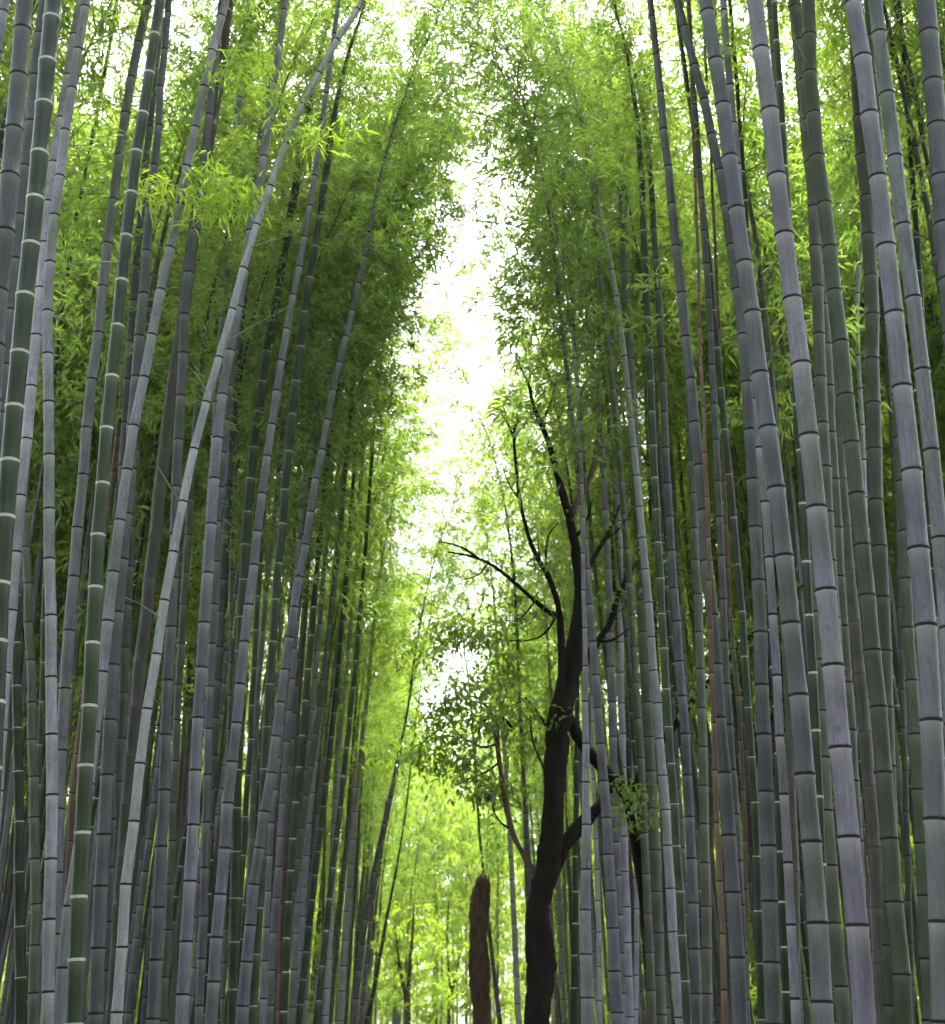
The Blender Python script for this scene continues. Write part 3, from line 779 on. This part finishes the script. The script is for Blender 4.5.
def thicket(name, spots, label, bare=()):
    VV, TT, MI = [], [], []
    b = 0
    for (x, y, H, s) in spots:
        a = rng.uniform(0, 6.28)
        ca, sa = math.cos(a), math.sin(a)
        Rm = np.array([[ca, -sa, 0], [sa, ca, 0], [0, 0, 1]])
        V = (V0 * s) @ Rm.T + np.array([x, y, H - CL * s])
        T = T0
        q = np.concatenate([Q0[:, [0, 1, 2]], Q0[:, [0, 2, 3]]])
        VV.append(V); TT.append(T + b); MI.append(np.where(T[:, 0] < V0.shape[0], mi0[len(Q0):], 0)); b += len(V)
        ax = np.array([np.array([0, 0, 0])] + [Rm @ (axis(CL * k / 6) * s) + np.array([0, 0, H - CL * s]) for k in range(7)]) + np.array([x, y, 0])
        tv, tq, tt = tube(ax, np.concatenate(([0.05], np.linspace(0.042, 0.006, 7))), 5)
        tri = np.concatenate([tq[:, [0, 1, 2]], tq[:, [0, 2, 3]], tt])
        VV.append(tv); TT.append(tri + b); MI.append(np.full(len(tri), 2)); b += len(tv)
    for (x, y, r_, tx, ty) in bare:      # thin dead and shaded poles between the others
        zz = np.linspace(0, 11, 5)
        ax = np.stack([x + tx * zz, y + ty * zz, zz], 1)
        tv, tq, tt = tube(ax, np.linspace(r_, r_ * 0.5, 5), 6)
        tri = np.concatenate([tq[:, [0, 1, 2]], tq[:, [0, 2, 3]], tt])
        VV.append(tv); TT.append(tri + b); MI.append(np.full(len(tri), int(rng.choice([2, 3, 3]))));  b += len(tv)
    me = mesh_np(name, np.concatenate(VV), None, np.concatenate(TT), (M['leaf_far'], M['twig'], M['grey'], M['olive']), np.concatenate(MI), smooth=False)
    o = link(name, me)
    o['kind'] = 'stuff'
    o['label'] = label
    o['category'] = 'bamboo wood'
    return o


spots = []
for side in (-1, 1):
    for k in range(60):
        y = rng.uniform(40, 78)
        spots.append((path_centre(y) + side * rng.uniform(2.6, 24), y, rng.uniform(12, 15.5), rng.uniform(0.95, 1.2)))
    for k in range(26):
        y = rng.uniform(20, 40)
        spots.append((side * rng.uniform(13, 17), y, rng.uniform(12, 15.5), rng.uniform(0.95, 1.2)))
for k in range(34):
    y = rng.uniform(52, 84)
    s = rng.uniform(0.8, 1.1)
    spots.append((path_centre(y) + rng.uniform(-5, 5), y, rng.uniform(CL * s * 0.8, 13.5 if y > 68 else 7.5), s))
for side in (-1, 1):
    for k in range(120):
        y = rng.uniform(17, 36)
        spots.append((path_centre(y) + side * rng.uniform(4.2, 0.40 * y + 2.5), y, rng.uniform(13.5, 18.5), rng.uniform(0.95, 1.2)))
    for k in range(80):
        y = rng.uniform(34, 66)
        spots.append((path_centre(y) + side * rng.uniform(3.4, 0.42 * y + 1), y, rng.uniform(9, 13), rng.uniform(0.95, 1.2)))
    for k in range(6):
        y = rng.uniform(52, 62)
        spots.append((path_centre(y) + side * rng.uniform(0.1, 2.0), y, rng.uniform(14, 17.5), 1.2))
    for k in range(11):
        y = rng.uniform(46, 72)
        spots.append((path_centre(y) + side * rng.uniform(1.1, 2.6), y, rng.uniform(11.5, 15), 1.15))
    for k in range(75):
        y = rng.uniform(30, 66)
        lo = 4.2 if y < 34 else 3.2
        s = rng.uniform(0.75, 1.15)
        spots.append((path_centre(y) + side * rng.uniform(lo, max(lo + 2, 0.40 * y + 1)), y, CL * s * rng.uniform(0.75, 1.25), s))
for side in (-1, 1):
    for k in range(60):       # the grove goes on beside and behind the viewer
        y = rng.uniform(-24, 9)
        off = rng.uniform(2.6, 15)
        if y > 0 and off < 0.5 * y + 3.5:
            continue
        spots.append((side * off, y, rng.uniform(12, 15), rng.uniform(1.1, 1.3)))
        spots.append((side * (off + 4), y, CL, 1.0))
bare = []
for side in (-1, 1):
    for k in range(170):
        y = rng.uniform(18, 44)
        bare.append((path_centre(y) + side * rng.uniform(3.3 if y < 30 else 2.6, 0.40 * y + 2), y, rng.uniform(0.025, 0.05), rng.normal(-0.03 * side, 0.03), rng.normal(0, 0.02)))
thicket('bamboo_thicket', spots, 'far bamboo wood closing off the end of the path, one pale green mass', bare)

# ------------------------------------------------------------------ dark broadleaf tree
TY = 15.2
trng = np.random.default_rng(77)


def limb(root, loc, name, pts, material, Y=TY, rough=0.12, dy=0.0, seg=6, sides=12):
    P, Rr = [], []
    for i, (x, y, w) in enumerate(pts):
        p, t = at(x, y, Y + dy * i)
        P.append(p - loc)
        Rr.append(w * t / F / 2)
    Pd = catmull(P, seg)
    Rr = [r * (1.05 if root.name.startswith('tree_stump') else 0.88) for r in Rr]
    rd = np.interp(np.linspace(0, len(Rr) - 1, len(Pd)), np.arange(len(Rr)), Rr)
    A = np.array([list(p) for p in Pd])
    A += trng.normal(0, 1, A.shape) * (rd[:, None] * 0.045)
    V, Q, T = tube(A, rd, sides, rough, trng)
    return link(name, mesh_np(name, V, Q, T, (material,)), root), A


def blob_leaves(blobs, loc, Y, n_scale=1.0, L=0.11, W=0.055, seed=3, spread=1.0):
    r_ = np.random.default_rng(seed)
    LP, LD = [], []
    for (x, y, rpx, n) in blobs:
        c, t = at(x, y, Y + r_.uniform(-0.8, 0.8) * spread)
        c = np.array(list(c - loc))
        rr = rpx * t / F
        for _ in range(max(1, int(n * n_scale / 14))):
            cc = c + r_.normal(0, 0.58, 3) * rr * np.array([1, 1.0, 0.8])
            k = r_.integers(8, 20)
            LP.append(cc + r_.normal(0, 0.09, (k, 3)) * np.array([1.3, 1.3, 0.6]))
            d = r_.normal(0, 0.8, (k, 3)) + np.array([[0, 0, -0.25]])
            LD.append(d / np.linalg.norm(d, axis=1)[:, None])
    return leaves_mesh(np.concatenate(LP), np.concatenate(LD), r_, L, W)


base, _ = at(537, 1060, TY)
tloc = Vector((base.x, TY, 0))
tree = bpy.data.objects.new('broadleaf_tree', None)
COL.objects.link(tree)
tree.location = tloc
tree['label'] = 'dark crooked tree with forking black limbs standing at the right side of the path'
tree['category'] = 'tree'
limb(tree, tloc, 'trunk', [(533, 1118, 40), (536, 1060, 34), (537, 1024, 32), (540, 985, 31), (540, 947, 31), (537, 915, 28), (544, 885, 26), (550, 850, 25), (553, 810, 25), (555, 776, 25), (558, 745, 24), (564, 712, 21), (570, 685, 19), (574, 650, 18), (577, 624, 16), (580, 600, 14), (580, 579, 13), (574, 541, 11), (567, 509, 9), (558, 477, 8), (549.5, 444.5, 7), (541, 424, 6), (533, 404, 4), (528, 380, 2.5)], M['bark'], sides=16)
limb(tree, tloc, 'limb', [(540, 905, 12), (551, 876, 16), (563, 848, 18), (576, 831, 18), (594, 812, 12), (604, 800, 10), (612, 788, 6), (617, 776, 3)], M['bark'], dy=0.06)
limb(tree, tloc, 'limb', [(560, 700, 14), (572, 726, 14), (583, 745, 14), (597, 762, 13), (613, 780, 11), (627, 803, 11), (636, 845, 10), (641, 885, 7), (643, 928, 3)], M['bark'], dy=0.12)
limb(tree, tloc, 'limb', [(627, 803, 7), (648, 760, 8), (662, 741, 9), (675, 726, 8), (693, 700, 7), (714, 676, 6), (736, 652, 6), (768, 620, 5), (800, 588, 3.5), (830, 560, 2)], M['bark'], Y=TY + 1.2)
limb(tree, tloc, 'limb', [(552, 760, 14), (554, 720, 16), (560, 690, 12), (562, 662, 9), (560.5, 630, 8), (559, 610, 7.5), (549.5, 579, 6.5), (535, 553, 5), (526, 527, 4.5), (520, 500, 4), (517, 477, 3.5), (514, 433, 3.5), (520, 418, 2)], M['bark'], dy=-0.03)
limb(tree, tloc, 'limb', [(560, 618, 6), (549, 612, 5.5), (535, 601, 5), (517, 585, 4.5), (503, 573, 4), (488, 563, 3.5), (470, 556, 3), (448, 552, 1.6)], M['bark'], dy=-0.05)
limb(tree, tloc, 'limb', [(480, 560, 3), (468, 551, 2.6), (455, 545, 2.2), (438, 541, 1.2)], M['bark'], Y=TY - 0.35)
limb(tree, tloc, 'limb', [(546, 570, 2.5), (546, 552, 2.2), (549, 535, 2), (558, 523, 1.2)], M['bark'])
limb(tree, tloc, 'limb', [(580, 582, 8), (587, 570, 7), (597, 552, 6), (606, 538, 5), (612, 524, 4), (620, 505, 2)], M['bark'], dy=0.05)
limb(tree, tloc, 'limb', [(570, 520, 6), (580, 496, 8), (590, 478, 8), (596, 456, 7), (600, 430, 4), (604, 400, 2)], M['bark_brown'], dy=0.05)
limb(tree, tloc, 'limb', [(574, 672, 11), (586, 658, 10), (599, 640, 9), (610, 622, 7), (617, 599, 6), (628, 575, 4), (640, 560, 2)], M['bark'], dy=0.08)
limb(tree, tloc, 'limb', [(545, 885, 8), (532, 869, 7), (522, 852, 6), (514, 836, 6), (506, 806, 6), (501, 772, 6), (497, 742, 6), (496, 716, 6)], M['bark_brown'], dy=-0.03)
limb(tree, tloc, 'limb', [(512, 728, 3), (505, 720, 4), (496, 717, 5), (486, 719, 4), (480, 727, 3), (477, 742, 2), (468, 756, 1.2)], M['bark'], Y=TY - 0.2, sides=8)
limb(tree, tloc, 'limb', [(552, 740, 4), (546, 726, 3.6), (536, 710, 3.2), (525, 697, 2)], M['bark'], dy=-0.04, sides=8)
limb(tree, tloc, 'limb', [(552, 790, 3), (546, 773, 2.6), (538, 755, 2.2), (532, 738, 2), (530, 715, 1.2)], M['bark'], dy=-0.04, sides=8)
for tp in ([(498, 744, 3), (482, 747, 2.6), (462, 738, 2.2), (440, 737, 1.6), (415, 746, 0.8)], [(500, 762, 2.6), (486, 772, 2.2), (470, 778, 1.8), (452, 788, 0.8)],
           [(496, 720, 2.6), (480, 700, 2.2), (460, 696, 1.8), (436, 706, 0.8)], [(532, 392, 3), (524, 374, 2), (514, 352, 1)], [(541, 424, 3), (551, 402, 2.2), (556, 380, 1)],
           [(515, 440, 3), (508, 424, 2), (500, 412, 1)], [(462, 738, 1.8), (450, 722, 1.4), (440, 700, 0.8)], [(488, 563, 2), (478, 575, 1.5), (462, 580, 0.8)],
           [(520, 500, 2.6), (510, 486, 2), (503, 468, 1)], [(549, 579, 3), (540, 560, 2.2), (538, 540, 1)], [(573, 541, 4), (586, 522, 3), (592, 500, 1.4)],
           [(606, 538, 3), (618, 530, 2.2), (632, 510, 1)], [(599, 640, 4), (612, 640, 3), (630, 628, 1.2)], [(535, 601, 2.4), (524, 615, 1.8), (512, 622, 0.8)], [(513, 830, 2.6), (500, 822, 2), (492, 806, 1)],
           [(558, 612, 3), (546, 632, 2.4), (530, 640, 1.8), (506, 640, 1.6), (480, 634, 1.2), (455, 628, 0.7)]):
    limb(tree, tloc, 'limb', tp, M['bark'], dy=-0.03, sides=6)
blobs = [(455, 752, 34, 420), (420, 745, 26, 260), (440, 712, 24, 230), (480, 700, 30, 320), (468, 785, 24, 260), (500, 790, 22, 200), (500, 680, 30, 300),
         (530, 745, 20, 150), (520, 715, 24, 220), (452, 630, 24, 230), (430, 650, 22, 170), (480, 640, 26, 200), (510, 650, 24, 180), (520, 610, 22, 160),
         (500, 560, 18, 40), (540, 560, 24, 50), (535, 440, 26, 60), (600, 450, 26, 60), (610, 520, 24, 60),
         (640, 560, 26, 90), (628, 795, 16, 130), (640, 820, 14, 80), (612, 600, 20, 60), (700, 690, 24, 120), (740, 640, 26, 120), (800, 590, 26, 120)]
V, T = blob_leaves(blobs, tloc, TY, 1.15, 0.09, 0.040)
link('crown', mesh_np('tree_crown', V, None, T, (M['broad'],), smooth=False), tree)

# ------------------------------------------------------------------ broken stump
SY = 27.0
sb, _ = at(482, 1060, SY)
sloc = Vector((sb.x, SY, 0))
stump = bpy.data.objects.new('tree_stump', None)
COL.objects.link(stump)
stump.location = sloc
stump['label'] = 'brown broken tree stump with a snapped top, beyond the dark tree near the path centre'
stump['category'] = 'tree stump'
limb(stump, sloc, 'trunk', [(486, 1090, 20), (484, 1050, 18), (482.6, 1024, 18), (480, 990, 19), (479, 965, 20), (478.5, 940, 18), (479.5, 913, 19), (481, 895, 17), (483, 882, 15), (484, 877, 11)], M['bark_brown'], Y=SY, sides=14, rough=0.08)
V, T = blob_leaves([(496, 855, 14, 90), (490, 842, 12, 70), (484, 868, 8, 30)], sloc, SY, L=0.12, W=0.05, seed=9, spread=0.3)
link('foliage', mesh_np('stump_foliage', V, None, T, (M['leaf'],), smooth=False), stump)

# ------------------------------------------------------------------ small trees at the far end
def young_tree(px, Y, stems, blobs, label, seed):
    b, _ = at(px, 1078, Y)
    loc = Vector((b.x, Y, 0))
    t = bpy.data.objects.new('young_tree', None)
    COL.objects.link(t)
    t.location = loc
    t['label'] = label
    t['category'] = 'tree'
    limb(t, loc, 'trunk', stems[0], M['bark_brown'], Y=Y, sides=8)
    for s in stems[1:]:
        limb(t, loc, 'limb', s, M['bark_brown'], Y=Y, sides=6)
    V, T = blob_leaves(blobs, loc, Y, L=0.16, W=0.06, seed=seed)
    link('crown', mesh_np('young_crown', V, None, T, (M['leaf_fresh'],), smooth=False), t)


young_tree(408, 36, [[(408, 1095, 8), (408, 1040, 7), (408, 1000, 6), (409, 975, 5), (412, 940, 3), (414, 905, 1.5)],
                     [(408, 1005, 5), (402, 980, 4), (398, 955, 3), (395, 925, 1.5)]],
           [(410, 930, 26, 260), (395, 945, 22, 200), (430, 955, 26, 260), (412, 985, 30, 240), (385, 985, 18, 120), (440, 990, 24, 200), (425, 1010, 24, 200)],
           'small forked young tree with sparse bright leaves at the far end of the path', 21)
young_tree(448, 46, [[(448, 1090, 6), (448, 1040, 5), (450, 990, 4), (447, 940, 2.5), (449, 900, 1.2)],
                     [(449, 1000, 3), (456, 975, 2.5), (462, 945, 1.5)]],
           [(448, 950, 24, 300), (462, 975, 22, 240), (440, 1000, 26, 280), (468, 1010, 20, 200), (455, 925, 18, 160)],
           'faint pale green sapling just left of the broken stump, farthest down the path', 22)

# ------------------------------------------------------------------ ground and path
def sheet(name, x0, x1, y0, y1, z, m, nx=2, ny=2, fx=None):
    xs = np.linspace(x0, x1, nx)
    ys = np.linspace(y0, y1, ny)
    V = []
    for y in ys:
        for x in xs:
            xx = x + (fx(y) if fx else 0)
            V.append((xx, y, z))
    Q = []
    for j in range(ny - 1):
        for i in range(nx - 1):
            a = j * nx + i
            Q.append((a, a + 1, a + nx + 1, a + nx))
    o = link(name, mesh_np(name, V, Q, None, (m,), smooth=False))
    o['kind'] = 'structure'
    return o


sheet('ground', -900, 900, -300, 1500, 0, M['litter'])
sheet('path', -1.65, 1.65, -20, 90, 0.004, M['path'], 5, 60, path_centre)

# ------------------------------------------------------------------ humid air
m, nt, out = mat('humid_air')
pv = N(nt, 'ShaderNodeVolumePrincipled')
pv.inputs['Color'].default_value = (0.95, 0.97, 0.92, 1)
pv.inputs['Density'].default_value = 0.00028
pv.inputs['Anisotropy'].default_value = 0.4
nt.links.new(pv.outputs[0], out.inputs['Volume'])
hx, hy0, hy1, hz0, hz1 = 40.0, -40.0, 100.0, -1.0, 20.0
HV = [(x, y, z) for z in (hz0, hz1) for y in (hy0, hy1) for x in (-hx, hx)]
HQ = [(0, 2, 3, 1), (4, 5, 7, 6), (0, 1, 5, 4), (2, 6, 7, 3), (0, 4, 6, 2), (1, 3, 7, 5)]
ho = link('haze', mesh_np('haze', HV, HQ, None, (m,), smooth=False))
ho['kind'] = 'stuff'
ho['label'] = 'thin humid air that pales the far end of the path'

# ------------------------------------------------------------------ light
SUN_EL, SUN_AZ = R(60), R(8)     # high, ahead and a little to the right: leaves glow against it
w = bpy.data.worlds.new('World')
scene.world = w
w.use_nodes = True
nt = w.node_tree
nt.nodes.clear()
out = nt.nodes.new('ShaderNodeOutputWorld')
bg = nt.nodes.new('ShaderNodeBackground')
sky = nt.nodes.new('ShaderNodeTexSky')
sky.sky_type = 'NISHITA'
sky.sun_disc = False
sky.sun_elevation = SUN_EL
sky.sun_rotation = SUN_AZ
sky.air_density = 1.0
sky.dust_density = 4.0
sky.ozone_density = 1.0
hs = nt.nodes.new('ShaderNodeHueSaturation')
hs.inputs['Saturation'].default_value = 0.5
hs.inputs['Value'].default_value = 1.0
nt.links.new(sky.outputs[0], hs.inputs['Color'])
nt.links.new(hs.outputs[0], bg.inputs[0])
bg.inputs[1].default_value = 0.15
nt.links.new(bg.outputs[0], out.inputs[0])
sun = bpy.data.lights.new('sun', 'SUN')
sun.energy = 3.6
sun.angle = R(8)
sun.color = (1.0, 0.95, 0.86)
so = bpy.data.objects.new('sun', sun)
COL.objects.link(so)
sd = Vector((math.sin(SUN_AZ) * math.cos(SUN_EL), math.cos(SUN_AZ) * math.cos(SUN_EL), math.sin(SUN_EL)))
so.rotation_euler = sd.to_track_quat('Z', 'Y').to_euler()

vs = scene.view_settings
vs.view_transform = 'Standard'
vs.look = 'None'
vs.gamma = 1.0
vs.use_curve_mapping = False
vs.exposure = 2.3
cy = scene.cycles
cy.max_bounces = 4
cy.diffuse_bounces = 3
cy.transmission_bounces = 5
cy.glossy_bounces = 2
cy.transparent_max_bounces = 4
cy.use_denoising = True
cy.use_adaptive_sampling = True
cy.adaptive_threshold = 0.05
cy.adaptive_min_samples = 16
cy.caustics_reflective = False
cy.caustics_refractive = False
cy.sample_clamp_indirect = 6.0
